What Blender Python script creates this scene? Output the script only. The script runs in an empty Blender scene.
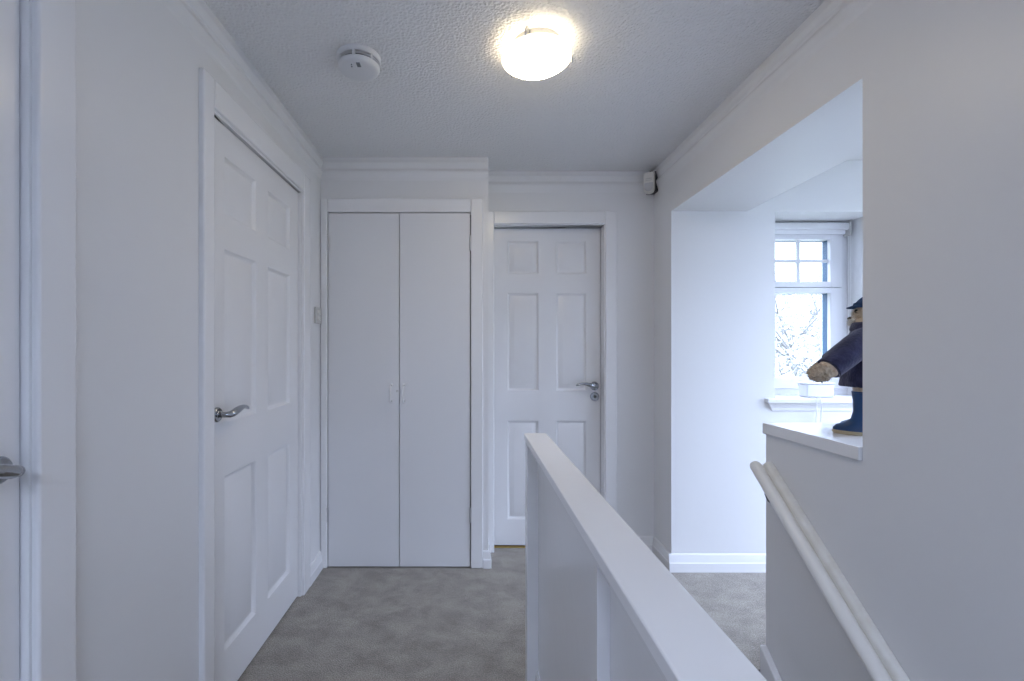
import bpy, bmesh, math, random
from mathutils import Vector, Matrix, noise
random.seed(7)
PI = math.pi
scene = bpy.context.scene
COL = scene.collection

# ------------------------------------------------------------------ measures
F = 450.0                      # focal length in pixels
CX, CY = 471.5, 350.0          # vanishing point
EYE = 1.228
XL, XR = -0.852, 1.110         # left and right wall faces
YC = 2.542                     # cupboard wall face
XC = 0.095                     # right end of the cupboard wall
YE = 2.736                     # end wall face
YD = 2.804                     # end door face
YA = 2.500                     # alcove far wall face
H = 2.313                      # ceiling
HA = 2.283                     # alcove ceiling
YB = -3.2                     # wall behind the viewer

# ------------------------------------------------------------------ materials
def new_mat(name):
    m = bpy.data.materials.new(name); m.use_nodes = True
    nt = m.node_tree
    return m, nt, nt.nodes['Principled BSDF']

def mat(name, col, rough=0.5, metal=0.0, bump=None, var=None, spec=0.5, sheen=0.0):
    """bump=(scale, strength, distance); var=(scale, second colour)"""
    m, nt, b = new_mat(name)
    b.inputs['Base Color'].default_value = (*col, 1)
    b.inputs['Roughness'].default_value = rough
    b.inputs['Metallic'].default_value = metal
    b.inputs['Specular IOR Level'].default_value = spec
    if sheen:
        b.inputs['Sheen Weight'].default_value = sheen
    tc = nt.nodes.new('ShaderNodeTexCoord')
    if var:
        n = nt.nodes.new('ShaderNodeTexNoise'); n.inputs['Scale'].default_value = var[0]
        n.inputs['Detail'].default_value = 6
        nt.links.new(tc.outputs['Object'], n.inputs['Vector'])
        r = nt.nodes.new('ShaderNodeValToRGB')
        r.color_ramp.elements[0].position = 0.35; r.color_ramp.elements[1].position = 0.65
        r.color_ramp.elements[0].color = (*col, 1); r.color_ramp.elements[1].color = (*var[1], 1)
        nt.links.new(n.outputs['Fac'], r.inputs['Fac'])
        nt.links.new(r.outputs['Color'], b.inputs['Base Color'])
    if bump:
        n = nt.nodes.new('ShaderNodeTexNoise'); n.inputs['Scale'].default_value = bump[0]
        n.inputs['Detail'].default_value = 3
        nt.links.new(tc.outputs['Object'], n.inputs['Vector'])
        bp = nt.nodes.new('ShaderNodeBump'); bp.inputs['Strength'].default_value = bump[1]
        bp.inputs['Distance'].default_value = bump[2]
        nt.links.new(n.outputs['Fac'], bp.inputs['Height'])
        nt.links.new(bp.outputs['Normal'], b.inputs['Normal'])
    return m

M = {}
M['wall'] = mat('wall paint', (0.715, 0.71, 0.71), 0.42, bump=(9, 0.25, 0.004))
M['gloss'] = mat('white gloss paint', (0.775, 0.77, 0.775), 0.22, bump=(14, 0.12, 0.003))
M['cap'] = mat('lit gloss paint', (0.86, 0.855, 0.86), 0.25, bump=(14, 0.12, 0.003))  # gloss paint lightened: light falling on the cap put into its colour
M['door'] = mat('white door paint', (0.75, 0.745, 0.75), 0.33, bump=(60, 0.06, 0.001))
M['cupboard'] = mat('white cupboard gloss', (0.735, 0.735, 0.745), 0.28, bump=(5, 0.25, 0.006))
M['rail'] = mat('cream gloss paint', (0.80, 0.79, 0.76), 0.3, bump=(30, 0.15, 0.002))
M['batten'] = mat('scuffed cream paint', (0.76, 0.75, 0.71), 0.4, var=(26, (0.70, 0.68, 0.62)), bump=(40, 0.3, 0.002))
M['upvc'] = mat('white window plastic', (0.70, 0.70, 0.72), 0.25)
M['white'] = mat('white plastic', (0.66, 0.66, 0.67), 0.35)
M['ivory'] = mat('ivory plastic', (0.66, 0.65, 0.61), 0.4)
M['greyplastic'] = mat('grey switch plastic', (0.52, 0.51, 0.49), 0.35)
M['pearl'] = mat('pearl lens plastic', (0.55, 0.55, 0.57), 0.2)
M['dark'] = mat('dark slot', (0.03, 0.03, 0.035), 0.5)
M['button'] = mat('grey button', (0.16, 0.17, 0.19), 0.5)
M['chrome'] = mat('polished chrome', (0.40, 0.41, 0.43), 0.12, 1.0)
M['steel'] = mat('satin steel', (0.55, 0.55, 0.57), 0.35, 1.0)
M['brass'] = mat('brass', (0.72, 0.50, 0.16), 0.3, 1.0)
M['iron'] = mat('black iron', (0.05, 0.05, 0.055), 0.45, 0.6)
M['teal'] = mat('dark teal outer frame', (0.012, 0.07, 0.14), 0.4)
M['coat'] = mat('navy wool', (0.026, 0.027, 0.065), 0.95, var=(40, (0.045, 0.045, 0.10)), bump=(160, 0.6, 0.004), spec=0.1, sheen=0.3)
M['capwool'] = mat('dark blue knit', (0.03, 0.055, 0.12), 0.95, bump=(120, 0.6, 0.004), spec=0.1)
M['fur'] = mat('tan plush fur', (0.52, 0.38, 0.25), 0.95, var=(55, (0.70, 0.58, 0.44)), bump=(140, 0.9, 0.006), spec=0.1, sheen=0.4)
M['muzzle'] = mat('cream plush fur', (0.80, 0.76, 0.70), 0.95, bump=(140, 0.9, 0.006), spec=0.1, sheen=0.4)
M['boot'] = mat('blue rubber', (0.010, 0.050, 0.145), 0.28)
M['sole'] = mat('tan rubber sole', (0.50, 0.42, 0.28), 0.6)
M['black'] = mat('black bead', (0.01, 0.01, 0.01), 0.2)
M['cord'] = mat('white cord', (0.80, 0.80, 0.80), 0.5)
M['bark'] = mat('grey bark', (0.20, 0.19, 0.18), 0.9, bump=(20, 0.5, 0.02))
M['leaf'] = mat('grey green leaves', (0.17, 0.175, 0.16), 0.8, var=(1.2, (0.26, 0.26, 0.24)))
M['grass'] = mat('rough grass', (0.06, 0.07, 0.045), 0.95, var=(2, (0.09, 0.095, 0.06)))
M['brick'] = mat('render', (0.6, 0.58, 0.55), 0.9)

# artex ceiling: stippled paint
def ceiling_mat():
    m, nt, b = new_mat('stippled ceiling')
    b.inputs['Base Color'].default_value = (0.74, 0.735, 0.735, 1)
    b.inputs['Roughness'].default_value = 0.38
    tc = nt.nodes.new('ShaderNodeTexCoord')
    n1 = nt.nodes.new('ShaderNodeTexNoise'); n1.inputs['Scale'].default_value = 92; n1.inputs['Detail'].default_value = 2.5
    v = nt.nodes.new('ShaderNodeTexVoronoi'); v.inputs['Scale'].default_value = 112
    v.feature = 'SMOOTH_F1'
    nt.links.new(tc.outputs['Object'], n1.inputs['Vector'])
    nt.links.new(tc.outputs['Object'], v.inputs['Vector'])
    mx = nt.nodes.new('ShaderNodeMath'); mx.operation = 'SUBTRACT'
    nt.links.new(n1.outputs['Fac'], mx.inputs[0]); nt.links.new(v.outputs['Distance'], mx.inputs[1])
    bp = nt.nodes.new('ShaderNodeBump'); bp.inputs['Strength'].default_value = 0.9; bp.inputs['Distance'].default_value = 0.0045
    nt.links.new(mx.outputs[0], bp.inputs['Height'])
    nt.links.new(bp.outputs['Normal'], b.inputs['Normal'])
    return m
M['ceiling'] = ceiling_mat()

def carpet_mat():
    m, nt, b = new_mat('grey brown carpet')
    b.inputs['Roughness'].default_value = 0.98
    b.inputs['Specular IOR Level'].default_value = 0.1
    b.inputs['Sheen Weight'].default_value = 0.25
    tc = nt.nodes.new('ShaderNodeTexCoord')
    big = nt.nodes.new('ShaderNodeTexNoise'); big.inputs['Scale'].default_value = 7.5; big.inputs['Detail'].default_value = 10; big.inputs['Roughness'].default_value = 0.7
    big.inputs['Distortion'].default_value = 0.3
    fine = nt.nodes.new('ShaderNodeTexNoise'); fine.inputs['Scale'].default_value = 210; fine.inputs['Detail'].default_value = 4
    mp = nt.nodes.new('ShaderNodeMapping'); mp.inputs['Scale'].default_value = (1.0, 1.25, 1.0)
    mp.inputs['Rotation'].default_value = (0, 0, 0.25)
    nt.links.new(tc.outputs['Object'], mp.inputs['Vector'])
    nt.links.new(mp.outputs['Vector'], big.inputs['Vector']); nt.links.new(tc.outputs['Object'], fine.inputs['Vector'])
    r = nt.nodes.new('ShaderNodeValToRGB')
    r.color_ramp.elements[0].position = 0.36; r.color_ramp.elements[0].color = (0.25, 0.222, 0.190, 1)
    r.color_ramp.elements[1].position = 0.62; r.color_ramp.elements[1].color = (0.375, 0.338, 0.29, 1)
    nt.links.new(big.outputs['Fac'], r.inputs['Fac'])
    r2 = nt.nodes.new('ShaderNodeValToRGB')
    r2.color_ramp.elements[0].position = 0.3; r2.color_ramp.elements[0].color = (0.55, 0.55, 0.55, 1)
    r2.color_ramp.elements[1].position = 0.7; r2.color_ramp.elements[1].color = (1.35, 1.35, 1.35, 1)
    nt.links.new(fine.outputs['Fac'], r2.inputs['Fac'])
    mx = nt.nodes.new('ShaderNodeMix'); mx.data_type = 'RGBA'; mx.blend_type = 'MULTIPLY'; mx.inputs['Factor'].default_value = 1
    nt.links.new(r.outputs['Color'], mx.inputs['A']); nt.links.new(r2.outputs['Color'], mx.inputs['B'])
    nt.links.new(mx.outputs['Result'], b.inputs['Base Color'])
    bp = nt.nodes.new('ShaderNodeBump'); bp.inputs['Strength'].default_value = 1.0; bp.inputs['Distance'].default_value = 0.006
    nt.links.new(fine.outputs['Fac'], bp.inputs['Height'])
    nt.links.new(bp.outputs['Normal'], b.inputs['Normal'])
    return m
M['carpet'] = carpet_mat()

def glass_mat():
    m = bpy.data.materials.new('window glass'); m.use_nodes = True
    nt = m.node_tree; nt.nodes.clear()
    o = nt.nodes.new('ShaderNodeOutputMaterial'); mx = nt.nodes.new('ShaderNodeMixShader')
    t = nt.nodes.new('ShaderNodeBsdfTransparent'); t.inputs['Color'].default_value = (0.95, 0.95, 0.95, 1)
    g = nt.nodes.new('ShaderNodeBsdfGlossy'); g.inputs['Roughness'].default_value = 0.02
    lw = nt.nodes.new('ShaderNodeLayerWeight'); pw = nt.nodes.new('ShaderNodeMath'); pw.operation = 'POWER'; pw.inputs[1].default_value = 4.0
    ml = nt.nodes.new('ShaderNodeMath'); ml.operation = 'MULTIPLY_ADD'; ml.inputs[1].default_value = 0.7; ml.inputs[2].default_value = 0.03
    nt.links.new(lw.outputs['Facing'], pw.inputs[0]); nt.links.new(pw.outputs[0], ml.inputs[0]); nt.links.new(ml.outputs[0], mx.inputs['Fac']); nt.links.new(t.outputs[0], mx.inputs[1]); nt.links.new(g.outputs[0], mx.inputs[2])
    nt.links.new(mx.outputs[0], o.inputs['Surface'])
    return m
M['glass'] = glass_mat()

def lamp_mat(strength, name='lit opal glass'):
    m, nt, b = new_mat(name)
    b.inputs['Base Color'].default_value = (0.9, 0.88, 0.82, 1)
    b.inputs['Roughness'].default_value = 0.2
    b.inputs['Emission Color'].default_value = (1.0, 0.86, 0.63, 1)
    b.inputs['Emission Strength'].default_value = strength
    return m
LAMP = 27.0
M['lamp'] = lamp_mat(LAMP)
M['lamprim'] = lamp_mat(1.35, 'lit opal glass edge')

# ------------------------------------------------------------------ mesh helpers (all in world coordinates)
ORIGIN = {}                                     # where each object stands in the world
class MB:
    def __init__(self): self.bm = bmesh.new()
    def face(self, pts):
        try: return self.bm.faces.new([self.bm.verts.new(p) for p in pts])
        except ValueError: return None
    def box(self, x0, x1, y0, y1, z0, z1):
        v = [self.bm.verts.new(p) for p in ((x0,y0,z0),(x1,y0,z0),(x1,y1,z0),(x0,y1,z0),(x0,y0,z1),(x1,y0,z1),(x1,y1,z1),(x0,y1,z1))]
        for f in ((0,3,2,1),(4,5,6,7),(0,1,5,4),(1,2,6,5),(2,3,7,6),(3,0,4,7)):
            self.bm.faces.new([v[i] for i in f])
        return self
    def sweep(self, rings, cap=True, closed=True):
        """rings: lists of points of equal length, joined one to the next"""
        R = [[self.bm.verts.new(p) for p in r] for r in rings]
        n = len(R[0])
        for a, b in zip(R, R[1:]):
            for i in range(n if closed else n-1):
                j = (i+1) % n
                try: self.bm.faces.new((a[i], a[j], b[j], b[i]))
                except ValueError: pass
        if cap and closed:
            try: self.bm.faces.new(R[0][::-1]); self.bm.faces.new(R[-1])
            except ValueError: pass
        return self
    def tube(self, path, radii, n=12, cap=True, flat=None):
        """flat=(vector, factor): squash the section along vector"""
        path = [Vector(p) for p in path]
        if not isinstance(radii, (list, tuple)): radii = [radii]*len(path)
        rings = []; ref = None
        for i, p in enumerate(path):
            t = (path[min(i+1, len(path)-1)] - path[max(i-1, 0)]).normalized()
            if ref is None:
                ref = t.orthogonal().normalized()
            else:
                ref = (ref - t*ref.dot(t)).normalized()
            b = t.cross(ref)
            ring = []
            for k in range(n):
                a = 2*PI*k/n
                d = (ref*math.cos(a) + b*math.sin(a))*radii[i]
                if flat:
                    fv = Vector(flat[0]).normalized(); d = d - fv*d.dot(fv)*(1-flat[1])
                ring.append(p + d)
            rings.append(ring)
        return self.sweep(rings, cap)
    def lathe(self, prof, center, axis=(0,0,1), n=32, cap=True):
        """prof: (radius, distance along axis)"""
        ax = Vector(axis).normalized(); u = ax.orthogonal().normalized(); w = ax.cross(u); c = Vector(center)
        return self.sweep([[c + ax*h + (u*math.cos(2*PI*k/n) + w*math.sin(2*PI*k/n))*max(r, 1e-5) for k in range(n)] for r, h in prof], cap)
    def ball(self, c, r, seg=20, rings=14, jitter=0.0, scale=200):
        c = Vector(c); r = Vector(r) if hasattr(r, '__len__') else Vector((r, r, r))
        out = []
        for i in range(rings+1):
            th = PI*i/rings; ring = []
            for k in range(seg):
                d = Vector((math.sin(th)*math.cos(2*PI*k/seg), math.sin(th)*math.sin(2*PI*k/seg), math.cos(th)))
                p = c + Vector((d.x*r.x, d.y*r.y, d.z*r.z))
                if jitter: p += d*noise.noise(p*scale)*jitter
                ring.append(p)
            out.append(ring)
        return self.sweep(out, cap=False)
    def tufts(self, c, r, count, length, lean=(0,0,-1), top=9.0):
        """short locks of fur standing on an ellipsoid"""
        c = Vector(c); r = Vector(r) if hasattr(r, '__len__') else Vector((r, r, r)); lean = Vector(lean)
        for _ in range(count):
            d = Vector((random.gauss(0,1), random.gauss(0,1), random.gauss(0,1))).normalized()
            p = c + Vector((d.x*r.x, d.y*r.y, d.z*r.z))*0.97
            if p.z > top: continue
            t = d.orthogonal().normalized(); t.rotate(Matrix.Rotation(random.random()*6.28, 3, d)); w = d.cross(t)
            e = length*0.28
            tip = p + (d + lean*0.7).normalized()*length*(0.7+random.random()*0.6)
            a, b, cc = p+t*e, p-t*e*0.5+w*e*0.8, p-t*e*0.5-w*e*0.8
            va, vb, vc, vt = (self.bm.verts.new(q) for q in (a, b, cc, tip))
            for f in ((va,vb,vt),(vb,vc,vt),(vc,va,vt)): self.bm.faces.new(f)
        return self
    def build(self, name, m, parent=None, smooth=False, bevel=0, seg=2, origin=None):
        bm = self.bm
        bmesh.ops.remove_doubles(bm, verts=bm.verts, dist=1e-6)
        bmesh.ops.recalc_face_normals(bm, faces=bm.faces)
        if parent is not None: org = ORIGIN[parent.name]
        elif origin is not None: org = Vector(origin)
        else:
            xs = [v.co.x for v in bm.verts]; ys = [v.co.y for v in bm.verts]; zs = [v.co.z for v in bm.verts]
            org = Vector(((min(xs)+max(xs))/2, (min(ys)+max(ys))/2, min(zs)))
        bmesh.ops.translate(bm, verts=bm.verts, vec=-org)
        me = bpy.data.meshes.new(name); bm.to_mesh(me); bm.free()
        if smooth:
            for p in me.polygons: p.use_smooth = True
        me.materials.append(m)
        o = bpy.data.objects.new(name, me); COL.objects.link(o)
        if parent is None: o.location = org
        else: o.parent = parent
        ORIGIN[o.name] = org.copy()
        if smooth == 'auto' or bevel:
            for p in me.polygons: p.use_smooth = True
        if bevel:
            b = o.modifiers.new('bevel', 'BEVEL'); b.width = bevel; b.segments = seg; b.limit_method = 'ANGLE'; b.angle_limit = math.radians(35)
            b.harden_normals = True
        elif smooth == 'auto':
            me.set_sharp_from_angle(angle=math.radians(38))
        return o

def tag(o, label, cat, group=None, kind=None):
    o['label'] = label; o['category'] = cat
    if group: o['group'] = group
    if kind: o['kind'] = kind
    return o
def thing(name, loc, label, cat, group=None, kind=None):
    o = bpy.data.objects.new(name, None); COL.objects.link(o); o.location = loc; o.empty_display_size = 0.1
    ORIGIN[o.name] = Vector(loc)
    return tag(o, label, cat, group, kind)
def box(*a): return MB().box(*a)

# ------------------------------------------------------------------ the room shell
m = MB()
m.box(-1.05, 0.236, YB-0.2, 1.73, -0.2, 0).box(-1.05, 3.15, 1.73, 3.0, -0.2, 0).box(1.56, 3.15, 0.85, 1.73, -0.2, 0)
tag(m.build('floor', M['carpet'], origin=(0,0,0)), 'grey brown carpet covering the landing and alcove', 'floor', kind='structure')
tag(box(0.15, 1.25, YB-0.2, 1.75, -2.6, -2.4).build('floor_lower', M['carpet']), 'carpeted hall floor at the foot of the stairs', 'floor', kind='structure')

RW = (-0.45, 0.68, -2.5, -1.3)                  # added roof light behind the viewer, unseen, for more daylight
m = MB().box(-1.05, 1.53, RW[3], 3.0, H, H+0.15).box(-1.05, 1.53, YB-0.2, RW[2], H, H+0.15).box(-1.05, RW[0], RW[2], RW[3], H, H+0.15).box(RW[1], 1.53, RW[2], RW[3], H, H+0.15)
tag(m.build('ceiling', M['ceiling'], origin=(0,0,H)), 'stippled off-white ceiling over the landing', 'ceiling', kind='structure')
SX0, SX1, SY0, SY1 = 2.08, 2.90, 1.00, 1.75      # added unseen roof light, brightens the alcove from above
m = MB().box(1.53, SX0, 0.85, 2.9, HA, H+0.15).box(SX1, 3.15, 0.85, 2.9, HA, H+0.15)
m.box(SX0, SX1, 0.85, SY0, HA, H+0.15).box(SX0, SX1, SY1, 2.9, HA, H+0.15)
tag(m.build('ceiling_alcove', M['wall']), 'smooth white ceiling over the window alcove', 'ceiling', kind='structure')

# left wall with two doorways (backs closed)
LA0, LA1 = 1.471, 2.239        # panelled door on the left wall
LB0, LB1 = 0.098, 0.862        # near door
DT = 2.012
m = MB().box(-1.05, -0.93, YB-0.2, 2.95, 0, H)
for a, b in ((YB-0.2, LB0-0.03), (LB1+0.03, LA0-0.03), (LA1+0.03, 2.60)): m.box(-0.95, XL, a, b, 0, H)
for a, b in ((LA0-0.03, LA1+0.03), (LB0-0.03, LB1+0.03)): m.box(-0.95, XL, a, b, DT+0.03, H)
tag(m.build('wall_left', M['wall']), 'plain white painted wall on the left of the landing', 'wall', kind='structure')

# wall around the cupboard
KX0, KX1, KT = -0.8075, -0.008, 2.0
m = MB().box(XL-0.05, KX0-0.02, YC, YC+0.12, 0, KT+0.02).box(KX1+0.02, XC, YC, YE+0.1, 0, H).box(XL-0.05, KX1+0.02, YC, YC+0.12, KT+0.02, H).box(XL-0.1, KX1+0.02, YE+0.02, YE+0.12, 0, H)
tag(m.build('wall_cupboard', M['wall']), 'white wall boxed out around the double cupboard doors', 'wall', kind='structure')

# end wall with doorway
EX0, EX1 = 0.138, 0.806
ET = 1.988                     # head of the end doorway
m = MB().box(XC, EX0-0.03, YE, YE+0.16, 0, H).box(EX1+0.03, XR, YE, YE+0.16, 0, H).box(EX0-0.03, EX1+0.03, YE, YE+0.16, ET+0.03, H)
m.box(EX0-0.05, EX1+0.05, YE+0.14, YE+0.2, 0, H)
tag(m.build('wall_end', M['wall']), 'white wall holding the far panelled door', 'wall', kind='structure')

# alcove wall with the window
WX0, WX1, WZ0, WZ1 = 1.687, 2.252, 0.93, 1.995
m = MB().box(XR, WX0, YA, 2.90, 0, H).box(WX1, 3.15, YA, 2.90, 0, H).box(WX0, WX1, YA, 2.90, 0, WZ0).box(WX0, WX1, YA, 2.90, WZ1, H)
tag(m.build('wall_alcove', M['wall']), 'bright white alcove wall around the small window', 'wall', kind='structure')
SW = (1.00, 2.15, 0.35, 1.95)                    # added unseen side window brightening the alcove: y0, y1, z0, z1
m = MB().box(3.05, 3.15, 0.85, SW[0], 0, H).box(3.05, 3.15, SW[1], YA, 0, H).box(3.05, 3.15, SW[0], SW[1], 0, SW[2]).box(3.05, 3.15, SW[0], SW[1], SW[3], H).box(1.23, 3.15, 0.75, 0.85, 0, H)
tag(m.build('wall_alcove_side', M['wall']), 'white side walls of the window alcove', 'wall', kind='structure')

# right wall: near length, lintel block over the opening, boxed low wall
OY0, OZ = 1.277, 2.0
BX1 = 1.56
m = MB().box(XR, XR+0.12, YB-0.2, OY0, -2.4, H).box(XR, BX1, OY0, 1.696, -2.4, 0.913).box(XR, XR+0.12, 1.696, 1.76, -2.4, -0.2)
tag(m.build('wall_right', M['wall']), 'plain white painted wall on the right above the stairs', 'wall', kind='structure')
m = MB().box(XR, 1.53, OY0, YA, OZ, H).box(XR+0.12, 1.53, 0.85, OY0, OZ, H)
tag(m.build('wall_lintel', M['wall']), 'deep white lintel over the opening to the alcove', 'wall', kind='structure')

# wall behind, and the stairwell side
tag(box(-1.05, 1.25, YB-0.2, YB, -2.4, H).build('wall_back', M['wall']), 'plain white wall behind the viewer', 'wall', kind='structure')
m = MB().box(0.19, 0.236, YB, 1.80, -2.4, -0.2).box(0.236, XR, 1.735, 1.80, -2.4, -0.2)
tag(m.build('wall_stairwell', M['wall']), 'white stairwell walls below the landing', 'wall', kind='structure')

# coving: plaster run along the ceiling edge
def cove_profile(p):
    q = p*0.30
    return [(0, 0.0), (p, 0.0), (p+0.003, -0.031), (p+0.001, -0.036), (q+0.001, -0.054), (q, -0.062), (q+0.010, -0.080), (q+0.010, -0.086), (0.003, -0.118), (0, -0.128)]
def cove(a, b, nrm, pa, pb, name='trim_1'):
    rings = []
    for pt, p in ((a, pa), (b, pb)):
        rings.append([Vector((pt[0]+nrm[0]*d, pt[1]+nrm[1]*d, H+z)) for d, z in cove_profile(p)])
    return rings
for nm, a, b, nrm, pa, pb, lb in (
    ('trim_1', (XL, YB), (XL, YC), (1, 0), 0.044, 0.016, 'painted plaster coving along the left wall'),
    ('trim_2', (XL, YC), (XC, YC), (0, -1), 0.010, 0.010, 'painted plaster coving above the double cupboard'),
    ('trim_3', (XC, YE), (XR, YE), (0, -1), 0.008, 0.008, 'painted plaster coving above the far panelled door'),
    ('trim_4', (XR, YB), (XR, YE), (-1, 0), 0.030, 0.008, 'painted plaster coving along the right wall')):
    o = MB().sweep(cove(a, b, nrm, pa, pb)).build(nm, M['wall'])
    tag(o, lb, 'coving', kind='structure')

# baseboards
def skirt(pts_a, pts_b, nrm, name, label, h=0.097, parent=None):
    prof = [(0, 0), (0.017, 0), (0.017, 0.048), (0.014, 0.054), (0.008, h-0.006), (0.005, h), (0, h)]
    rings = [[Vector((p[0]+nrm[0]*d, p[1]+nrm[1]*d, z)) for d, z in prof] for p in (pts_a, pts_b)]
    o = MB().sweep(rings).build(name, M['gloss'], parent)
    if parent is None: tag(o, label, 'baseboard', kind='structure')
    return o
skirt((XL, LA1+0.096), (XL, YC), (1, 0), 'baseboard_left', 'short white baseboard between the left door and cupboard')
skirt((XL, LB1+0.09), (XL, LA0-0.066), (1, 0), 'baseboard_left_near', 'white baseboard between the two doors on the left wall')
m = MB()
prof = [(0, 0), (0.017, 0), (0.017, 0.048), (0.014, 0.054), (0.008, 0.091), (0.005, 0.097), (0, 0.097)]
m.sweep([[Vector((x+(d if c else 0), y-d, z)) for d, z in prof] for x, y, c in ((0.0655, YC, 0), (XC, YC, 1))])
m.sweep([[Vector((XC+d, YC-d if q else YE-0.0, z)) for d, z in prof] for q in (1, 0)])
tag(m.build('baseboard_cupboard', M['gloss']), 'short white baseboard on the corner beside the cupboard', 'baseboard', kind='structure')
skirt((EX1+0.075, YE), (XR, YE), (0, -1), 'baseboard_end', 'white baseboard beside the far panelled door')
skirt((XR, YE), (XR, YA), (-1, 0), 'baseboard_right', 'white baseboard turning the corner into the alcove')
skirt((XR-0.017, YA), (3.05, YA), (0, -1), 'baseboard_alcove', 'white baseboard along the bright alcove wall')

# ------------------------------------------------------------------ panelled doors
PANELS_Z = ((0.171, 0.788), (0.9725, 1.583), (1.7015, 1.907))
def door_leaf(w, cols, org, uax, nax, z0, h, t=0.038):
    """six-panel door leaf: org = hinge/lock corner on the front face, uax along the width, nax outwards"""
    m = MB(); uax, nax, org = Vector(uax), Vector(nax), Vector(org)
    P = lambda u, z, n: org + uax*u + nax*n + Vector((0, 0, z))
    us = sorted({0, w, *[c for cc in cols for c in cc]}); zs = sorted({z0, z0+h, *[c for cc in PANELS_Z for c in cc]})
    for i in range(len(us)-1):
        for j in range(len(zs)-1):
            u0, u1, a, b = us[i], us[i+1], zs[j], zs[j+1]
            if (u0, u1) in cols and (a, b) in PANELS_Z:
                steps = [(0, 0), (0.003, -0.002), (0.010, -0.0125), (0.013, -0.014), (0.017, -0.014), (0.020, -0.0125), (0.042, -0.003), (0.045, -0.002)]
                rings = [[P(u0+s, a+s, n), P(u1-s, a+s, n), P(u1-s, b-s, n), P(u0+s, b-s, n)] for s, n in steps]
                m.sweep(rings, cap=False); m.face(rings[-1])
            else:
                m.face([P(u0, a, 0), P(u1, a, 0), P(u1, b, 0), P(u0, b, 0)])
    za, zb = z0, z0+h
    m.face([P(0, za, -t), P(0, zb, -t), P(w, zb, -t), P(w, za, -t)])
    m.face([P(0, za, 0), P(0, zb, 0), P(0, zb, -t), P(0, za, -t)]); m.face([P(w, za, 0), P(w, zb, 0), P(w, zb, -t), P(w, za, -t)])
    m.face([P(0, zb, 0), P(w, zb, 0), P(w, zb, -t), P(0, zb, -t)]); m.face([P(0, za, 0), P(w, za, 0), P(w, za, -t), P(0, za, -t)])
    return m

def lever(m, base, along, out, drop=0.0):
    """wavy lever on a neck"""
    b, a, o, z = Vector(base), Vector(along), Vector(out), Vector((0, 0, 1))
    pts = [(0, 0.004, 0), (0, 0.03, 0), (0.004, 0.043, 0), (0.018, 0.048, 0.003), (0.040, 0.050, 0.010), (0.062, 0.051, 0.0155), (0.084, 0.050, 0.017), (0.102, 0.049, 0.0145), (0.116, 0.048, 0.010), (0.125, 0.047, 0.006)]
    rad = [0.0095, 0.0095, 0.011, 0.0125, 0.0125, 0.010, 0.0075, 0.0065, 0.0065, 0.004]
    m.tube([b + a*p[0] + o*p[1] + z*p[2] for p in pts], rad, 12)
    return m

def frame_side(m, axis, lo, hi, face, d0, d1, z0, z1):
    pass

# left wall door ---------------------------------------------------------------
def left_door(nm, y0, y1, handle_at, lever_dir, label, near_arch, far_arch, cols, lock):
    d = thing(nm, (-0.87, (y0+y1)/2, 0), label, 'door', kind='structure')
    leaf = door_leaf(y1-y0-0.006, cols, (-0.863, y0+0.003, 0), (0, 1, 0), (1, 0, 0), 0.009, 2.0015).build('leaf', M['door'], d, smooth='auto')
    lin = MB()
    for a, b in ((y0-0.03, y0), (y1, y1+0.03)): lin.box(-0.95, XL+0.004, a, b, 0, DT+0.0)
    lin.box(-0.95, XL+0.004, y0-0.03, y1+0.03, DT, DT+0.03)
    lin.build('door_lining', M['gloss'], d, bevel=0.0015)
    fx = -0.834
    ar = MB()
    ar.box(XL-0.01, fx, y0-0.006-near_arch, y0-0.006, 0, DT+0.008+0.092)
    ar.box(XL-0.01, fx, y1+0.006, y1+0.006+far_arch, 0, DT+0.008+0.092)
    ar.box(XL-0.01, fx-0.0004, y0-0.007, y1+0.007, DT+0.008, DT+0.008+0.092)
    ar.build('architrave', M['gloss'], d, bevel=0.006, seg=3)
    r = MB().lathe([(0.0255, 0), (0.0255, 0.006), (0.022, 0.010), (0.013, 0.011), (0.012, 0.012)], (-0.8629, handle_at, 1.009), (1, 0, 0), 28).build('handle', M['chrome'], d, smooth='auto')
    lever(MB(), (-0.8629, handle_at, 1.009), (0, lever_dir, 0), (1, 0, 0)).build('lever', M['chrome'], r, smooth=True)
    hg = MB()
    return d
cA = ((0.098, 0.331), (0.433, 0.666))
left_door('door_1', LA0, LA1, LA0+0.050, 1, 'white six panel door on the left wall beside the cupboard, chrome lever handle', 0.060, 0.090, cA, 0)
left_door('door_2', LB0, LB1, LB1-0.046, -1, 'nearest white door on the left wall, only its edge and handle in view', 0.085, 0.085, cA, 0)

# end door -----------------------------------------------------------------------
d = thing('door_3', ((EX0+EX1)/2, YD, 0), 'white six panel door in the far end wall, chrome lever and round lock', 'door', kind='structure')
door_leaf(EX1-EX0-0.006, ((0.081, 0.279), (0.386, 0.576)), (EX0+0.003, YD, 0), (1, 0, 0), (0, -1, 0), 0.012, 1.973).build('leaf', M['door'], d, smooth='auto')
lin = MB().box(EX0-0.03, EX0, YE-0.004, YE+0.145, 0, ET).box(EX1, EX1+0.03, YE-0.004, YE+0.145, 0, ET).box(EX0-0.03, EX1+0.03, YE-0.004, YE+0.145, ET, ET+0.03)
lin.build('door_lining', M['gloss'], d, bevel=0.0015)
ar = MB().box(XC+0.001, EX0-0.001, YE-0.018, YE+0.01, 0, ET+0.080).box(EX1+0.004, EX1+0.074, YE-0.018, YE+0.01, 0, ET+0.080).box(EX0-0.002, EX1+0.005, YE-0.0176, YE+0.01, ET+0.004, ET+0.080)
ar.build('architrave', M['gloss'], d, bevel=0.006, seg=3)
hx, hz = 0.765, 1.004
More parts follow.
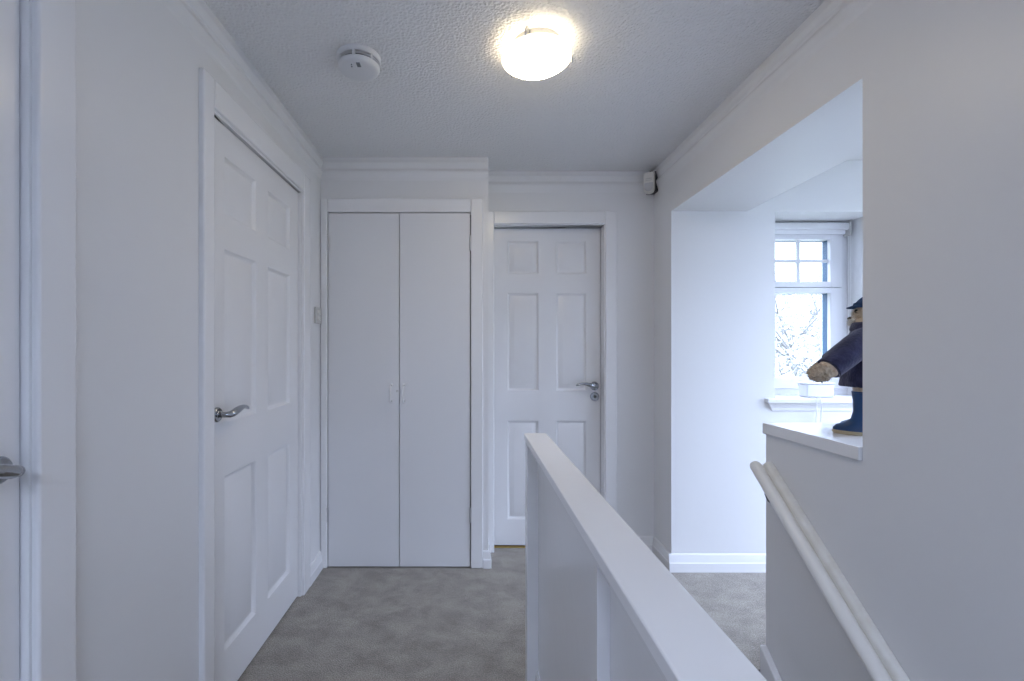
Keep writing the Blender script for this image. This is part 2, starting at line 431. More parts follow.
r = MB().lathe([(0.027, 0), (0.027, 0.006), (0.023, 0.010), (0.013, 0.011), (0.012, 0.012)], (hx, YD+0.0001, hz), (0, -1, 0), 28).build('handle', M['chrome'], d, smooth='auto')
lever(MB(), (hx, YD, hz), (-1, 0, 0), (0, -1, 0)).build('lever', M['chrome'], r, smooth=True)
r = MB().lathe([(0.028, 0), (0.028, 0.005), (0.025, 0.009), (0.016, 0.010), (0.0155, 0.010)], (hx+0.002, YD+0.0001, hz-0.066), (0, -1, 0), 28).build('lock_escutcheon', M['chrome'], d, smooth='auto')
MB().lathe([(0.008, 0.009), (0.008, 0.016), (0.004, 0.017)], (hx+0.002, YD, hz-0.066), (0, -1, 0), 16).build('keyhole', M['button'], r, smooth='auto')
tag(box(EX0, EX1, YD-0.012, YD+0.03, 0.0, 0.007).build('trim_5', M['brass'], bevel=0.002), 'thin brass threshold strip under the far panelled door', 'threshold', kind='structure')

# ------------------------------------------------------------------ double cupboard
cup = thing('cupboard', ((KX0+KX1)/2, YC, 0), 'white built in double cupboard with plain flush doors', 'cupboard')
fr = MB().box(XL+0.002, KX0-0.0035, YC-0.016, YC+0.05, 0, KT+0.080)
fr.box(KX1+0.0035, 0.0645, YC-0.016, YC+0.05, 0, KT+0.080).box(KX0-0.004, KX1+0.004, YC-0.0157, YC+0.05, KT+0.003, KT+0.080)
fr.build('frame', M['gloss'], cup, bevel=0.007, seg=3)
box(KX0-0.019, KX1+0.019, YC+0.07, YC+0.08, 0, KT+0.019).build('shade_sheet', M['dark'], cup)  # near-black sheet painting the interior shade seen through the door gaps
xm = (-0.4065)
def bow_handle(x, zc, out):
    m = MB(); pts = []
    for t in range(13):
        a = PI*t/12
        pts.append((x, YC-0.011-0.046*math.sin(a)**0.6 if 0 < t < 12 else YC-0.008, zc-0.045+0.09*(0.5-0.5*math.cos(a))-0.014*math.sin(a)))
    m.tube(pts, [0.0055]*13, 10)
    for z in (zc-0.046, zc+0.046): m.lathe([(0.009, 0), (0.009, 0.003), (0.006, 0.005)], (x, YC-0.008, z), (0, -1, 0), 14)
    return m
for side, x0, x1 in (('left', KX0+0.001, xm-0.0018), ('right', xm+0.0018, KX1-0.001)):
    yo = YC-0.008 if side == 'right' else YC-0.0075
    dr = box(x0, x1, yo, yo+0.022, 0.008, KT-0.002).build('door', M['cupboard'], cup, bevel=0.0015)
    bow_handle(xm-0.044 if side == 'left' else xm+0.026, 0.985, 0).build('handle', M['gloss'], dr, smooth=True)
    for z in (1.83, 0.30):
        hx_ = x0-0.002 if side == 'left' else x1+0.002
        MB().lathe([(0.0048, -0.042), (0.0052, -0.040), (0.0052, 0.040), (0.0048, 0.042)], (hx_, yo-0.003, z), (0, 0, 1), 10).build('hinge', M['steel'], dr, smooth='auto')
    if side == 'left':
        MB().lathe([(0.006, 0), (0.006, 0.003), (0.003, 0.005)], (xm-0.012, yo+0.001, 0.997), (0, -1, 0), 12).build('keyhole', M['greyplastic'], dr, smooth='auto')

# ------------------------------------------------------------------ things on walls and ceiling
# light switch
sy, sz = 2.478, 1.418
sw = thing('light_switch', (XL, sy, sz-0.045), 'small grey light switch on the left wall beside the cupboard', 'light switch')
box(XL, XL+0.012, sy-0.044, sy+0.044, sz-0.045, sz+0.045).build('plate', M['greyplastic'], sw, bevel=0.003)
for dz in (-0.016, 0.018):
    m = MB(); m.sweep([[Vector((XL+0.010, y, sz+dz-0.012)), Vector((XL+0.017, y, sz+dz-0.010)), Vector((XL+0.013, y, sz+dz+0.010)), Vector((XL+0.010, y, sz+dz+0.012))] for y in (sy-0.022, sy+0.022)])
    m.build('rocker', M['ivory'], sw)

# ceiling lamp
lx, ly = 0.231, 1.60
lp = thing('ceiling_light', (lx, ly, H), 'lit round opal glass ceiling light', 'ceiling light')
MB().lathe([(0.0, 0.004), (0.086, 0.004), (0.088, -0.004), (0.088, -0.036), (0.086, -0.0405), (0.0, -0.040)], (lx, ly, H), (0, 0, 1), 40, cap=False).build('base', M['ivory'], lp, smooth='auto')
MB().lathe([(0.095, -0.041), (0.1225, -0.0425), (0.1245, -0.046), (0.1245, -0.0495), (0.1215, -0.051), (0.116, -0.051)], (lx, ly, H), (0, 0, 1), 48, cap=False).build('rim', M['lamprim'], lp, smooth='auto')
dome = [(0.0, -0.044), (0.112, -0.044)]
for k in range(0, 13):
    a = math.radians(40)*(1-k/12)
    dome.append((0.1205*math.sin(a)/math.sin(math.radians(40)), -0.0508-0.1874*(math.cos(a)-math.cos(math.radians(40)))))
MB().lathe(dome, (lx, ly, H), (0, 0, 1), 48, cap=False).build('glass_shade', M['lamp'], lp, smooth='auto')
for k, a in enumerate((2.2, 4.3, 6.4)):
    cx_, cy_ = lx+0.112*math.cos(a), ly+0.112*math.sin(a)
    MB().tube([(lx+0.086*math.cos(a), ly+0.086*math.sin(a), H-0.012), (lx+0.118*math.cos(a), ly+0.118*math.sin(a), H-0.014), (lx+0.131*math.cos(a), ly+0.131*math.sin(a), H-0.030), (lx+0.131*math.cos(a), ly+0.131*math.sin(a), H-0.052)], [0.004]*4, 8).build('clip', M['steel'], lp, smooth=True)

# smoke alarm
ax_, ay_ = -0.418, 1.672
sa = thing('smoke_alarm', (ax_, ay_, H), 'round white smoke alarm on the ceiling', 'smoke alarm')
MB().lathe([(0, 0.004), (0.080, 0.004), (0.080, -0.009), (0.078, -0.016), (0.076, -0.018), (0, -0.018)], (ax_, ay_, H), (0, 0, 1), 48, cap=False).build('base', M['white'], sa, smooth='auto')
MB().lathe([(0.060, -0.017), (0.060, -0.035)], (ax_, ay_, H), (0, 0, 1), 48, cap=False).build('vent', M['dark'], sa, smooth='auto')
rg = MB().lathe([(0.070, -0.0255), (0.0755, -0.0255), (0.0755, -0.0275), (0.070, -0.0275)], (ax_, ay_, H), (0, 0, 1), 48, cap=False)
for k in range(7):
    a = 2*PI*k/7 + 0.2; c, s = math.cos(a), math.sin(a)
    rg.sweep([[Vector((ax_+c*r_-s*t, ay_+s*r_+c*t, z)) for r_, t in ((0.061, -0.004), (0.0755, -0.004), (0.0755, 0.004), (0.061, 0.004))] for z in (H-0.0175, H-0.0345)])
rg.build('grille', M['white'], sa)
cv = MB().lathe([(0, -0.034), (0.076, -0.034), (0.076, -0.037), (0.073, -0.044), (0.066, -0.049), (0.050, -0.051), (0.0, -0.0515)], (ax_, ay_, H), (0, 0, 1), 48, cap=False).build('cover', M['white'], sa, smooth='auto')
box(ax_+0.002, ax_+0.016, ay_-0.054, ay_-0.030, H-0.0535, H-0.050).build('test_button', M['button'], cv, bevel=0.001)
for dx, dy in ((-0.016, -0.044), (-0.018, -0.032)):
    MB().lathe([(0.0025, 0), (0.0025, -0.003), (0.001, -0.004)], (ax_+dx, ay_+dy, H-0.0505), (0, 0, 1), 10).build('indicator', M['button'], cv)

# motion sensor in the corner: body turned to face the room
psx, psy, psz = 1.062, YE-0.050, 2.217
ps = thing('motion_sensor', (XR, YE, psz-0.08), 'small white motion sensor high in the far right corner', 'motion sensor')
fw = Vector((-0.50, -0.866, 0)); sd = Vector((0.866, -0.50, 0))
def psb(m, w0, w1, z0, z1, f0, f1, rbot=0.0):
    prof = []
    hw = w0/2
    pts = [(-hw, z1), (hw, z1)] + [(hw*math.cos(a) if True else 0, z0+rbot+(-math.sin(a))*rbot) for a in [PI*k/10 for k in range(11)]]
    rings = []
    for f, sc in ((f0, 1.0), ((f0+f1)/2, 1.0), (f1-0.006, 0.97), (f1, 0.88)):
        rings.append([Vector((psx, psy, 0)) + sd*(u*sc) + fw*f + Vector((0, 0, (z-psz)*sc+psz)) for u, z in pts])
    m.sweep(rings); return m
psb(MB(), 0.062, 0.062, psz-0.056, psz+0.066, -0.012, 0.030, 0.028).build('body', M['ivory'], ps, smooth='auto')
psb(MB(), 0.046, 0.046, psz-0.050, psz-0.002, 0.024, 0.037, 0.022).build('lens', M['pearl'], ps, smooth='auto')
m = MB()
for z in (0.012, 0.022):
    c = Vector((psx, psy, psz+z)) + fw*0.029
    m.sweep([[c - sd*0.018 + fw*e + Vector((0, 0, q)) for e, q in ((0, 0), (0.004, 0.001), (0.004, 0.004), (0, 0.005))], [c + sd*0.018 + fw*e + Vector((0, 0, q)) for e, q in ((0, 0), (0.004, 0.001), (0.004, 0.004), (0, 0.005))]])
m.build('ridge', M['greyplastic'], ps)
box(1.062, XR, YE-0.060, YE-0.001, psz-0.045, psz+0.074).build('bracket', M['dark'], ps)

# ------------------------------------------------------------------ balustrade beside the stairs
bl = thing('balustrade', (0.23, 1.0, 0), 'solid white panelled balustrade with a flat cap guarding the stairs', 'balustrade')
CT = 0.925
BY1 = 1.642
m = MB().box(0.1907, 0.2729, YB+0.05, BY1, CT-0.022, CT)
m.build('cap', M['cap'], bl, bevel=0.003, seg=3)
box(0.1962, 0.2683, BY1-0.055, BY1-0.003, 0, CT-0.021).build('newel_post', M['gloss'], bl, bevel=0.002)
box(0.2352, 0.2458, YB+0.05, BY1-0.05, -0.18, CT-0.021).build('panel', M['gloss'], bl)
box(0.2115, 0.2362, YB+0.05, BY1-0.05, CT-0.060, CT-0.021).build('top_rail', M['gloss'], bl, bevel=0.0015)
for y in (0.765, -0.26, -1.29):
    box(0.2133, 0.2362, y, y+0.045, 0.0, CT-0.055).build('stile', M['gloss'], bl, bevel=0.0015)
skirt((0.2354, YB+0.05), (0.2354, BY1-0.056), (-1, 0), 'baseboard', '', parent=bl)

# ------------------------------------------------------------------ stairs
st = thing('staircase', (0.68, 1.72, 0), 'carpeted staircase going down along the right wall', 'staircase')
RISE, GO = 0.2, 0.247
pts = [(1.735, -0.201), (1.735, 0.0), (1.72, 0.0)]
y, z = 1.72, 0.0
for k in range(12):
    z -= RISE; pts += [(y, z)]
    if k < 11:
        y -= GO; pts += [(y, z)]
pts += [(y, -2.39), (1.70, -2.39)]
m = MB()
y, z = 1.72, 0.0
rings = []
prof = [(1.76, -0.002)]
yy, zz = 1.72, -0.002
steps = [(1.72, -0.002)]
for k in range(12):
    zz -= RISE; steps.append((yy, zz))
    if k < 11: yy -= GO; steps.append((yy, zz))
rings = [[Vector((x, a, b)) for a, b in steps] for x in (0.248, XR-0.002)]
m.sweep(rings, cap=False, closed=False)
rings2 = [[Vector((x, a+0.0, b-0.25)) for a, b in steps] for x in (0.248, XR-0.002)]
m.sweep(rings2, cap=False, closed=False)
m.build('stair_carpet', M['carpet'], st)
# wall string rising to the corner of the low wall
sx0, sx1 = XR-0.027, XR-0.0005
slope = RISE/GO
yt = 1.692
poly = [(yt, 0.122), (yt, -0.16), (-1.0, -0.16-(yt+1.0)*slope), (-1.0, 0.122-(yt+1.0)*slope)]
m = MB().sweep([[Vector((x, a, b)) for a, b in poly] for x in (sx0, sx1)])
m.build('stair_string', M['gloss'], st, bevel=0.005, seg=2)

# handrail
hr = thing('handrail', (XR, 1.2, 0.4), 'cream painted wooden handrail sloping down the right wall', 'handrail')
def rail_z(y): return 0.800 + (y-1.69)*0.81
yA, yB_ = 1.692, -0.9
n_ = Vector((0, -0.81, 1)).normalized(); al = Vector((0, 1, 0.81)).normalized()
rx = 1.063
m = MB().tube([(rx, yA, rail_z(yA)), tuple(Vector((rx, yA, rail_z(yA))) - al*0.004), tuple(Vector((rx, yA, rail_z(yA))) - al*0.012), (rx, yB_, rail_z(yB_))], [0.015, 0.018, 0.0203, 0.0203], 24)
m.build('rail', M['rail'], hr, smooth='auto')
c0, c1 = Vector((0, yA-0.012, rail_z(yA-0.012))), Vector((0, yB_, rail_z(yB_)))
m = MB(); sec = [(1.0815, -0.020), (1.0815, 0.016), (1.0845, 0.023), (1.092, 0.028), (XR-0.0004, 0.028), (XR-0.0004, -0.022)]
m.sweep([[c + Vector((x, 0, 0)) + n_*q for x, q in sec] for c in (c0 + n_*0.004, c1 + n_*0.004)])
m.build('backing_batten', M['batten'], hr, bevel=0.003)
for y in (1.628, 0.62, -0.4):
    zr = rail_z(y)
    br = MB().tube([(rx, y, zr-0.015), (rx+0.002, y, zr-0.045), (1.074, y, zr-0.066), (1.088, y, zr-0.076), (XR-0.002, y, zr-0.078)], [0.004, 0.004, 0.004, 0.004, 0.005], 10)
    br.lathe([(0.012, 0), (0.012, 0.003), (0.007, 0.006)], (XR-0.0005, y, zr-0.078), (-1, 0, 0), 16)
    br.build('bracket', M['iron'], hr, smooth='auto')

# ------------------------------------------------------------------ shelf on the low wall
SZ = 0.953
SX = 1.0995
tag(box(SX, 1.60, 1.279, 1.702, SZ-0.040, SZ).build('shelf', M['gloss'], bevel=0.003), 'thick white shelf capping the low wall under the teddy bear', 'shelf')

# ------------------------------------------------------------------ window in the alcove
wn = thing('window_1', ((WX0+WX1)/2, 2.70, 0.93), 'white plastic casement window with a glazing bar grid in the alcove', 'window', kind='structure')
YW = 2.696
GX0, GX1 = 1.786, 2.146
m = MB()
fx0, fx1, fz0, fz1 = WX0-0.002, WX1+0.001, 0.935, WZ1+0.002
# outer frame
m.box(fx0, fx0+0.045, YW, YW+0.07, fz0, fz1).box(fx1-0.045, fx1, YW, YW+0.07, fz0, fz1).box(fx0, fx1, YW+0.0003, YW+0.07, fz1-0.045, fz1).box(fx0, fx1, YW+0.0003, YW+0.07, fz0, 1.010)
m.build('window_frame', M['upvc'], wn, bevel=0.004)
def sash(z0, z1, g0, g1, nm):
    s = MB(); yf = YW-0.008
    x0, x1 = fx0+0.036, fx1-0.036
    s.box(x0, GX0, yf, YW+0.05, z0, z1).box(GX1, x1, yf, YW+0.05, z0, z1).box(GX0-0.001, GX1+0.001, yf+0.0003, YW+0.05, z0, g0).box(GX0-0.001, GX1+0.001, yf+0.0003, YW+0.05, g1, z1)
    return s.build(nm, M['upvc'], wn, bevel=0.004)
su = sash(1.603, 1.965, 1.637, 1.889, 'top_sash')
sl = sash(0.995, 1.600, 1.064, 1.569, 'bottom_sash')
gb = MB().box((GX0+GX1)/2-0.009, (GX0+GX1)/2+0.009, YW+0.010, YW+0.022, 1.636, 1.890).box(GX0, GX1, YW+0.0095, YW+0.0225, 1.754, 1.772)
gb.build('glazing_bars', M['upvc'], su)
for z0, z1, par in ((1.637, 1.889, su), (1.064, 1.569, sl)):
    box(GX0-0.004, GX1+0.004, YW+0.012, YW+0.018, z0-0.004, z1+0.004).build('pane', M['glass'], par)
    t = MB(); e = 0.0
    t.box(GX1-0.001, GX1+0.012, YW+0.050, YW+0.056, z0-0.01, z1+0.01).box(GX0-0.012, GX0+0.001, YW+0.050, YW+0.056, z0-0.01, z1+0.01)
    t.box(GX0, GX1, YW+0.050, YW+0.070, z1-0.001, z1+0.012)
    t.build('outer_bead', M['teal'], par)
    t = MB().box(GX1-0.0015, GX1+0.002, YW+0.019, YW+0.051, z0-0.002, z1+0.002)  # dark teal strip on the frame's outer return behind the glass
    t.build('frame_return', M['teal'], par)
MB().box(1.955, 1.985, YW-0.016, YW-0.006, 1.010, 1.030).build('catch', M['upvc'], wn, bevel=0.002)
# sill board
sb = MB().box(1.629, 2.30, 2.470, YW+0.01, 0.934, 0.960)
si = sb.build('sill', M['gloss'], wn, bevel=0.006, seg=3)
m = MB(); prof = [(YA+0.01, 0.935), (2.482, 0.935), (2.484, 0.925), (2.492, 0.906), (2.494, 0.892), (YA+0.01, 0.888)]
m.sweep([[Vector((xx+(0.030*(0.935-b)/0.047 if xx < 2 else 0), a, b)) for a, b in prof] for xx in (1.640, 2.285)])
m.build('sill_moulding', M['gloss'], wn)

# added roof lights and side window, unseen, letting more daylight in
wn2 = thing('window_2_added', ((SX0+SX1)/2, (SY0+SY1)/2, H), 'white framed roof window added for daylight, unseen, in the alcove ceiling', 'window', kind='structure')
m = MB()
for a in ((SX0, SX0+0.04, SY0, SY1), (SX1-0.04, SX1, SY0, SY1), (SX0+0.04, SX1-0.04, SY0, SY0+0.04), (SX0+0.04, SX1-0.04, SY1-0.04, SY1)): m.box(*a, H+0.05, H+0.12)
m.build('window_frame', M['upvc'], wn2)
box(SX0+0.03, SX1-0.03, SY0+0.03, SY1-0.03, H+0.085, H+0.091).build('pane', M['glass'], wn2)
wn3 = thing('window_3_added', ((RW[0]+RW[1])/2, (RW[2]+RW[3])/2, H), 'white framed roof window added for daylight, unseen, in the landing ceiling behind the viewer', 'window', kind='structure')
m = MB()
for a in ((RW[0], RW[0]+0.04, RW[2], RW[3]), (RW[1]-0.04, RW[1], RW[2], RW[3]), (RW[0]+0.04, RW[1]-0.04, RW[2], RW[2]+0.04), (RW[0]+0.04, RW[1]-0.04, RW[3]-0.04, RW[3])): m.box(*a, H+0.05, H+0.12)
m.build('window_frame', M['upvc'], wn3)
box(RW[0]+0.03, RW[1]-0.03, RW[2]+0.03, RW[3]-0.03, H+0.085, H+0.091).build('pane', M['glass'], wn3)

wn4 = thing('window_4_added', (3.1, (SW[0]+SW[1])/2, SW[2]), 'tall white framed window added for daylight, unseen, in the side wall of the alcove', 'window', kind='structure')
m = MB()
for a in ((SW[0], SW[0]+0.05, SW[2], SW[3]), (SW[1]-0.05, SW[1], SW[2], SW[3]), (SW[0]+0.05, SW[1]-0.05, SW[2], SW[2]+0.05), (SW[0]+0.05, SW[1]-0.05, SW[3]-0.05, SW[3]), (SW[0]+0.05, SW[1]-0.05, 1.35, 1.40)): m.box(3.08, 3.13, *a)
m.build('window_frame', M['upvc'], wn4)
box(3.10, 3.106, SW[0]+0.04, SW[1]-0.04, SW[2]+0.04, SW[3]-0.04).build('pane', M['glass'], wn4)

# roller blind rolled up at the head of the window
rb = thing('roller_blind', (1.96, 2.66, 1.92), 'white roller blind rolled up at the top of the alcove window', 'roller blind')
m = MB(); prof = [(2.6955, 1.984), (2.668, 1.984), (2.656, 1.978), (2.652, 1.964), (2.656, 1.946), (2.664, 1.940), (2.6955, 1.940)]
m.sweep([[Vector((x, a, b)) for a, b in prof] for x in (1.692, 2.228)]); m.build('cassette', M['upvc'], rb, smooth='auto')
box(1.700, 2.222, 2.672, 2.687, 1.916, 1.942).build('bottom_bar', M['upvc'], rb, bevel=0.004)
for x in (1.689, 2.228): box(x-0.001, x+0.009, 2.648, 2.6955, 1.905, 1.988).build('end_cap', M['greyplastic'], rb, bevel=0.002)
ch = MB()
for dy in (0.0, 0.014): ch.tube([(2.240, 2.660+dy, 1.94), (2.2405, 2.660+dy, 1.5), (2.240, 2.660+dy, 1.03)], 0.0016, 6)
ch.build('chain', M['cord'], rb)

# white box on the sill with a cord hanging down
tb = thing('storage_box', (1.965, 2.565, 0.960), 'small white plastic box standing on the window sill', 'box')
box(1.888, 2.040, 2.530, 2.600, 0.9602, 1.034).build('body', M['white'], tb, bevel=0.008, seg=3)
box(1.884, 2.044, 2.526, 2.604, 1.0342, 1.044).build('lid', M['white'], tb, bevel=0.004)
cd = MB().tube([(1.905, 2.528, 0.965), (1.898, 2.500, 0.9632), (1.890, 2.474, 0.9632), (1.888, 2.464, 0.958), (1.888, 2.462, 0.93), (1.887, 2.470, 0.6), (1.886, 2.475, 0.25), (1.900, 2.44, 0.004), (1.98, 2.40, 0.004)], 0.0028, 8)
cd.tube([(1.935, 2.528, 0.965), (1.925, 2.500, 0.9632), (1.918, 2.474, 0.9632), (1.915, 2.464, 0.958), (1.915, 2.462, 0.93), (1.914, 2.470, 0.6), (1.915, 2.475, 0.25), (1.93, 2.43, 0.004), (2.03, 2.41, 0.004)], 0.0028, 8)
tag(cd.build('cable', M['cord'], smooth=True), 'white cable hanging over the front of the window sill', 'cable')

# ------------------------------------------------------------------ the soft toy
C = Vector((1.312, 1.490, 0))
f = Vector((-0.75, 0.66, 0)).normalized(); lf = Vector((-f.y, f.x, 0))      # lf: the toy's left, nearer the stairs
Z = Vector((0, 0, 1))
tb = thing('teddy_bear', (1.30, 1.49, SZ), 'tan teddy bear in a navy coat and blue boots standing on the shelf', 'teddy bear')
toe1 = Vector((1.206, 1.505, SZ))
def boot(toe):
    """toe: front tip on the shelf; points along -f to the heel"""
    b = -f; side = lf
    def ring(c, rl, rw, zz, n=20):
        return [c + b*(rl*math.cos(2*PI*k/n)) + side*(rw*math.sin(2*PI*k/n)) + Z*zz for k in range(n)]
    mid = toe + b*0.058
    m = MB(); 
    m.sweep([ring(mid, 0.056, 0.029, 0.010), ring(mid, 0.057, 0.030, 0.018), ring(mid+b*0.003, 0.052, 0.029, 0.029), ring(mid+b*0.014, 0.040, 0.027, 0.040), ring(mid+b*0.021, 0.032, 0.027, 0.052), ring(mid+b*0.023, 0.0285, 0.0265, 0.075), ring(mid+b*0.023, 0.029, 0.028, 0.11), ring(mid+b*0.022, 0.0305, 0.030, 0.136), ring(mid+b*0.022, 0.0315, 0.031, 0.1365), ring(mid+b*0.022, 0.0315, 0.031, 0.141), ring(mid+b*0.022, 0.026, 0.026, 0.141)])
    s = MB().sweep([ring(mid, 0.055, 0.028, 0.0003), ring(mid, 0.0585, 0.0315, 0.004), ring(mid, 0.059, 0.032, 0.011), ring(mid, 0.054, 0.028, 0.013)])
    return m, s, mid
leg_tops = []
for toe in (toe1, toe1 + lf*(-0.088) - f*0.012):
    bm_, sm_, mid = boot(toe)
    bo = bm_.build('boot', M['boot'], tb, smooth='auto')
    sm_.build('sole', M['sole'], bo, smooth='auto')
    leg_tops.append(mid - f*0.022)
# plush body: legs, trunk, neck and head as one skin
body = MB()
for lt in leg_tops:
    body.tube([lt + Z*0.120, lt + Z*0.150, lt*0.6 + (C + Z*SZ)*0.4 + Z*0.20, lt*0.4 + (C + Z*SZ)*0.6 + Z*0.25], [0.025, 0.028, 0.030, 0.03], 16)
    body.tufts(lt + Z*0.152, (0.029, 0.029, 0.014), 90, 0.010)
body.lathe([(0.03, SZ+0.18), (0.048, SZ+0.21), (0.050, SZ+0.26), (0.044, SZ+0.33), (0.032, SZ+0.36), (0.03, SZ+0.38)], C, (0, 0, 1), 20)
hc = Vector((1.350, 1.499, 1.344))
body.ball(hc, (0.059, 0.059, 0.060), 24, 16, 0.006, 90)
body.tufts(hc, (0.059, 0.059, 0.060), 700, 0.012, (0, 0, -1), hc.z + 0.024)
bd = body.build('body', M['fur'], tb, smooth=True)
mz = MB().ball(hc + f*0.043 - Z*0.018, (0.027, 0.027, 0.023), 18, 12, 0.005, 120).tufts(hc + f*0.043 - Z*0.020, (0.027, 0.027, 0.023), 260, 0.011, (-0.2, 0.2, -0.8))
mz.build('muzzle', M['muzzle'], bd, smooth=True)
MB().ball(hc + f*0.069 - Z*0.008, (0.007, 0.007, 0.006), 12, 8).build('nose', M['black'], bd, smooth=True)
for s in (-1, 1):
    MB().ball(hc + f*0.051 + lf*(0.026*s) + Z*0.014, 0.0065, 12, 8).build('eye', M['black'], bd, smooth=True)
    MB().ball(hc + lf*(0.060*s) + Z*0.030, (0.018, 0.018, 0.020), 14, 10, 0.004, 150).tufts(hc + lf*(0.060*s) + Z*0.030, (0.018, 0.018, 0.020), 120, 0.008).build('ear', M['fur'], bd, smooth=True)
# coat: flared skirt, open hem, collar
def wavy(r, z, amp, n=40, c=C):
    out = []
    for k in range(n):
        a = 2*PI*k/n; q = r*(1 + amp*math.sin(5*a+0.7) + amp*0.6*math.sin(9*a))
        out.append(c + f*(q*0.80*math.cos(a)) + lf*(q*1.08*math.sin(a)) + Z*z)
    return out
coat = MB().sweep([wavy(0.066, 1.118, 0.05), wavy(0.084, 1.107, 0.06), wavy(0.087, 1.111, 0.06), wavy(0.083, 1.150, 0.04), wavy(0.076, 1.20, 0.03), wavy(0.070, 1.25, 0.02), wavy(0.058, 1.285, 0.015), wavy(0.045, 1.305, 0.01), wavy(0.040, 1.312, 0.0)], cap=False)
ct = coat.build('coat', M['coat'], tb, smooth=True)
col_ = MB().sweep([wavy(0.040, 1.292, 0.0), wavy(0.056, 1.290, 0.02), wavy(0.058, 1.298, 0.02), wavy(0.050, 1.318, 0.02), wavy(0.044, 1.320, 0.0)], cap=False)
col_.build('collar', M['coat'], ct, smooth=True)
# arms
def P(x, y, s): Yw = F/s; return Vector(((x-CX)/s, Yw, EYE-(y-CY)/s))
near_sh = C + lf*0.048 + Z*1.270
near_cuff = P(829, 368.5, 311); near_hand = P(820, 373, 311)
far_sh = C - lf*0.048 + Z*1.270; far_cuff = far_sh + f*0.10 - lf*0.03 - Z*0.09; far_hand = far_cuff + f*0.018 - Z*0.016
for sh, cuff, hand in ((near_sh, near_cuff, near_hand), (far_sh, far_cuff, far_hand)):
    ax = (cuff - sh).normalized()
    sl_ = MB().tube([sh - ax*0.02, sh + ax*0.01, sh.lerp(cuff, 0.35), sh.lerp(cuff, 0.7), cuff, cuff + ax*0.002, cuff - ax*0.004], [0.030, 0.040, 0.0425, 0.040, 0.0375, 0.034, 0.028], 20)
    sl_.build('sleeve', M['coat'], tb, smooth='auto')
    pw = MB().ball(hand, (0.030, 0.030, 0.026), 18, 12, 0.006, 110).tufts(hand, (0.030, 0.030, 0.026), 420, 0.009, tuple(ax))
    pw.ball(cuff, (0.030, 0.030, 0.030), 16, 10)
    pw.build('paw', M['fur'], tb, smooth=True)
# knitted cap with a turned-up edge
cp = MB().lathe([(0.052, 0.022), (0.062, 0.024), (0.064, 0.032), (0.062, 0.039), (0.056, 0.042), (0.051, 0.050), (0.041, 0.060), (0.024, 0.068), (0.0, 0.071)], hc, (0.05, -0.03, 1), 28, cap=False)
cp.build('cap', M['capwool'], tb, smooth=True)
pk = []
for tt in range(9):
    a = -0.9 + 1.8*tt/8
    pk.append(a)
m = MB()
m.sweep([[hc + (f*math.cos(a) + lf*math.sin(a))*rr + Z*zz for rr, zz in ((0.050, 0.034), (0.050+0.028*math.cos(a), 0.026), (0.050+0.028*math.cos(a), 0.029), (0.050, 0.040))] for a in pk])
m.build('cap_peak', M['capwool'], tb, smooth='auto')

# ------------------------------------------------------------------ outside
tag(box(-40, 60, -40, 70, -3.2, -3.0).build('ground', M['grass']), 'rough grass ground outside the window', 'ground', kind='structure')
def tree(x, y, h, spread, label, seed):
    rnd = random.Random(seed)
    t = thing('tree', (x, y, -3.0), label, 'tree', 'pale trees outside the alcove window')
    wood = MB(); leaves = MB()
    def grow(p, d, L, r, lev):
        q = p + d*L
        wood.tube([p, p.lerp(q, 0.5) + Vector((rnd.uniform(-.04,.04), rnd.uniform(-.04,.04), 0))*L, q], [r, r*0.85, r*0.68], 5, cap=False)
        if lev >= 3:
            for _ in range(10):
                c = p.lerp(q, rnd.random()) + Vector((rnd.gauss(0, .14), rnd.gauss(0, .14), rnd.gauss(0, .12)))
                u = Vector((rnd.gauss(0,1), rnd.gauss(0,1), rnd.gauss(0,1))).normalized(); w = u.orthogonal().normalized(); s = rnd.uniform(0.03, 0.065)
                leaves.face([c-u*s, c+w*s*0.5, c+u*s, c-w*s*0.5])
        if lev >= 5: return
        for _ in range(3 if lev else 5):
            nd = (d + Vector((rnd.gauss(0, .55), rnd.gauss(0, .55), rnd.uniform(-.15, .35)))*spread).normalized()
            grow(q if lev else p.lerp(q, rnd.uniform(0.5, 1.0)), nd, L*rnd.uniform(0.62, 0.82), r*0.6, lev+1)
    grow(Vector((x, y, -3.05)), Vector((0, 0, 1)), h*0.36, h*0.018, 0)
    wood.build('trunk', M['bark'], t); leaves.build('foliage', M['leaf'], t)
tree(5.9, 8.0, 5.6, 1.0, 'bare branched tree outside, nearest to the alcove window', 3)
tree(10.4, 14.4, 6.4, 1.0, 'leafy pale tree outside, just behind the tree nearest the alcove window', 11)
tree(15.4, 21.0, 7.4, 1.1, 'furthest pale tree outside, seen through the gaps of the two before it', 21)

# ------------------------------------------------------------------ daylight
w = bpy.data.worlds.new('overcast sky'); scene.world = w; w.use_nodes = True
nt = w.node_tree; nt.nodes.clear()
out = nt.nodes.new('ShaderNodeOutputWorld'); bg = nt.nodes.new('ShaderNodeBackground')
tc = nt.nodes.new('ShaderNodeTexCoord'); sep = nt.nodes.new('ShaderNodeSeparateXYZ')
nt.links.new(tc.outputs['Generated'], sep.inputs[0])
mr = nt.nodes.new('ShaderNodeMapRange'); mr.inputs['From Min'].default_value = 0.9; mr.inputs['From Max'].default_value = -0.9
mr.interpolation_type = 'SMOOTHSTEP'
SKY_FRONT, SKY_BACK = 2.6, 5.0
mr.inputs['To Min'].default_value = SKY_FRONT; mr.inputs['To Max'].default_value = SKY_BACK
nt.links.new(sep.outputs['Y'], mr.inputs['Value'])
mz_ = nt.nodes.new('ShaderNodeMapRange'); mz_.inputs['From Min'].default_value = -0.1; mz_.inputs['From Max'].default_value = 0.9
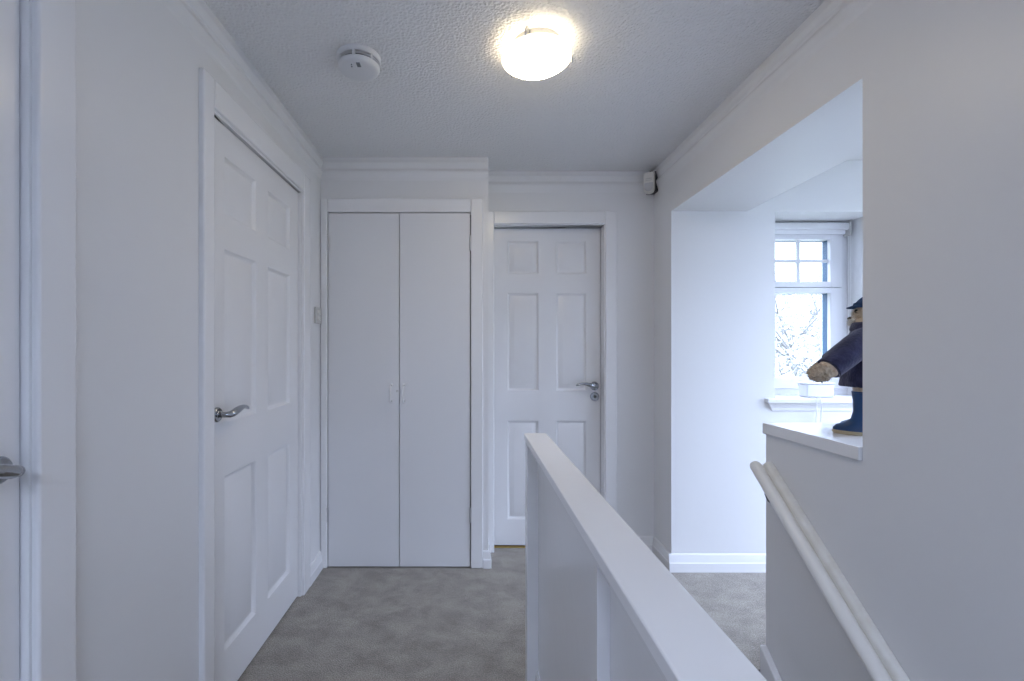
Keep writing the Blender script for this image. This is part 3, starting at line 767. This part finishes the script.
mz_.inputs['To Min'].default_value = 0.8; mz_.inputs['To Max'].default_value = 7.0; mz_.interpolation_type = 'SMOOTHSTEP'
nt.links.new(sep.outputs['Z'], mz_.inputs['Value'])
mm = nt.nodes.new('ShaderNodeMath'); mm.operation = 'MULTIPLY'
nt.links.new(mr.outputs[0], mm.inputs[0]); nt.links.new(mz_.outputs[0], mm.inputs[1])
bg.inputs['Color'].default_value = (0.61, 0.74, 1.025, 1)
nt.links.new(mm.outputs[0], bg.inputs['Strength']); nt.links.new(bg.outputs[0], out.inputs[0])

def portal(name, loc, rot, sx, sy):
    l = bpy.data.lights.new(name, 'AREA'); l.shape = 'RECTANGLE'; l.size = sx; l.size_y = sy
    l.cycles.is_portal = True
    o = bpy.data.objects.new(name, l); COL.objects.link(o); o.location = loc; o.rotation_euler = rot
portal('daylight_window', ((WX0+WX1)/2, 2.80, 1.46), (-PI/2, 0, 0), 0.6, 1.1)
portal('daylight_added_roof_window', ((SX0+SX1)/2, (SY0+SY1)/2, H+0.14), (0, 0, 0), SX1-SX0, SY1-SY0)  # this and the portals below serve the added, unseen windows
portal('daylight_added_landing_roof_window', ((RW[0]+RW[1])/2, (RW[2]+RW[3])/2, H+0.14), (0, 0, 0), RW[1]-RW[0], RW[3]-RW[2])

portal('daylight_added_side_window', (3.14, (SW[0]+SW[1])/2, (SW[2]+SW[3])/2), (PI/2, 0, PI/2), SW[1]-SW[0], SW[3]-SW[2])

# ------------------------------------------------------------------ camera and view
cam = bpy.data.cameras.new('camera'); co = bpy.data.objects.new('camera', cam); COL.objects.link(co)
co.location = (0, 0, EYE); co.rotation_euler = (PI/2, 0, 0)
cam.sensor_fit = 'HORIZONTAL'; cam.sensor_width = 36.0; cam.lens = 36.0*F/1024
cam.shift_x = (512-CX)/1024; cam.shift_y = (CY-340.5)/1024
cam.clip_start = 0.02; cam.clip_end = 300
scene.camera = co
scene.view_settings.view_transform = 'Standard'; scene.view_settings.look = 'None'
scene.view_settings.gamma = 1; scene.view_settings.use_curve_mapping = False
scene.view_settings.exposure = 0.18
cy = scene.cycles
cy.use_denoising = True
cy.max_bounces = 12; cy.diffuse_bounces = 8; cy.glossy_bounces = 4; cy.transparent_max_bounces = 12
cy.sample_clamp_indirect = 6.0
cy.caustics_reflective = False; cy.caustics_refractive = False
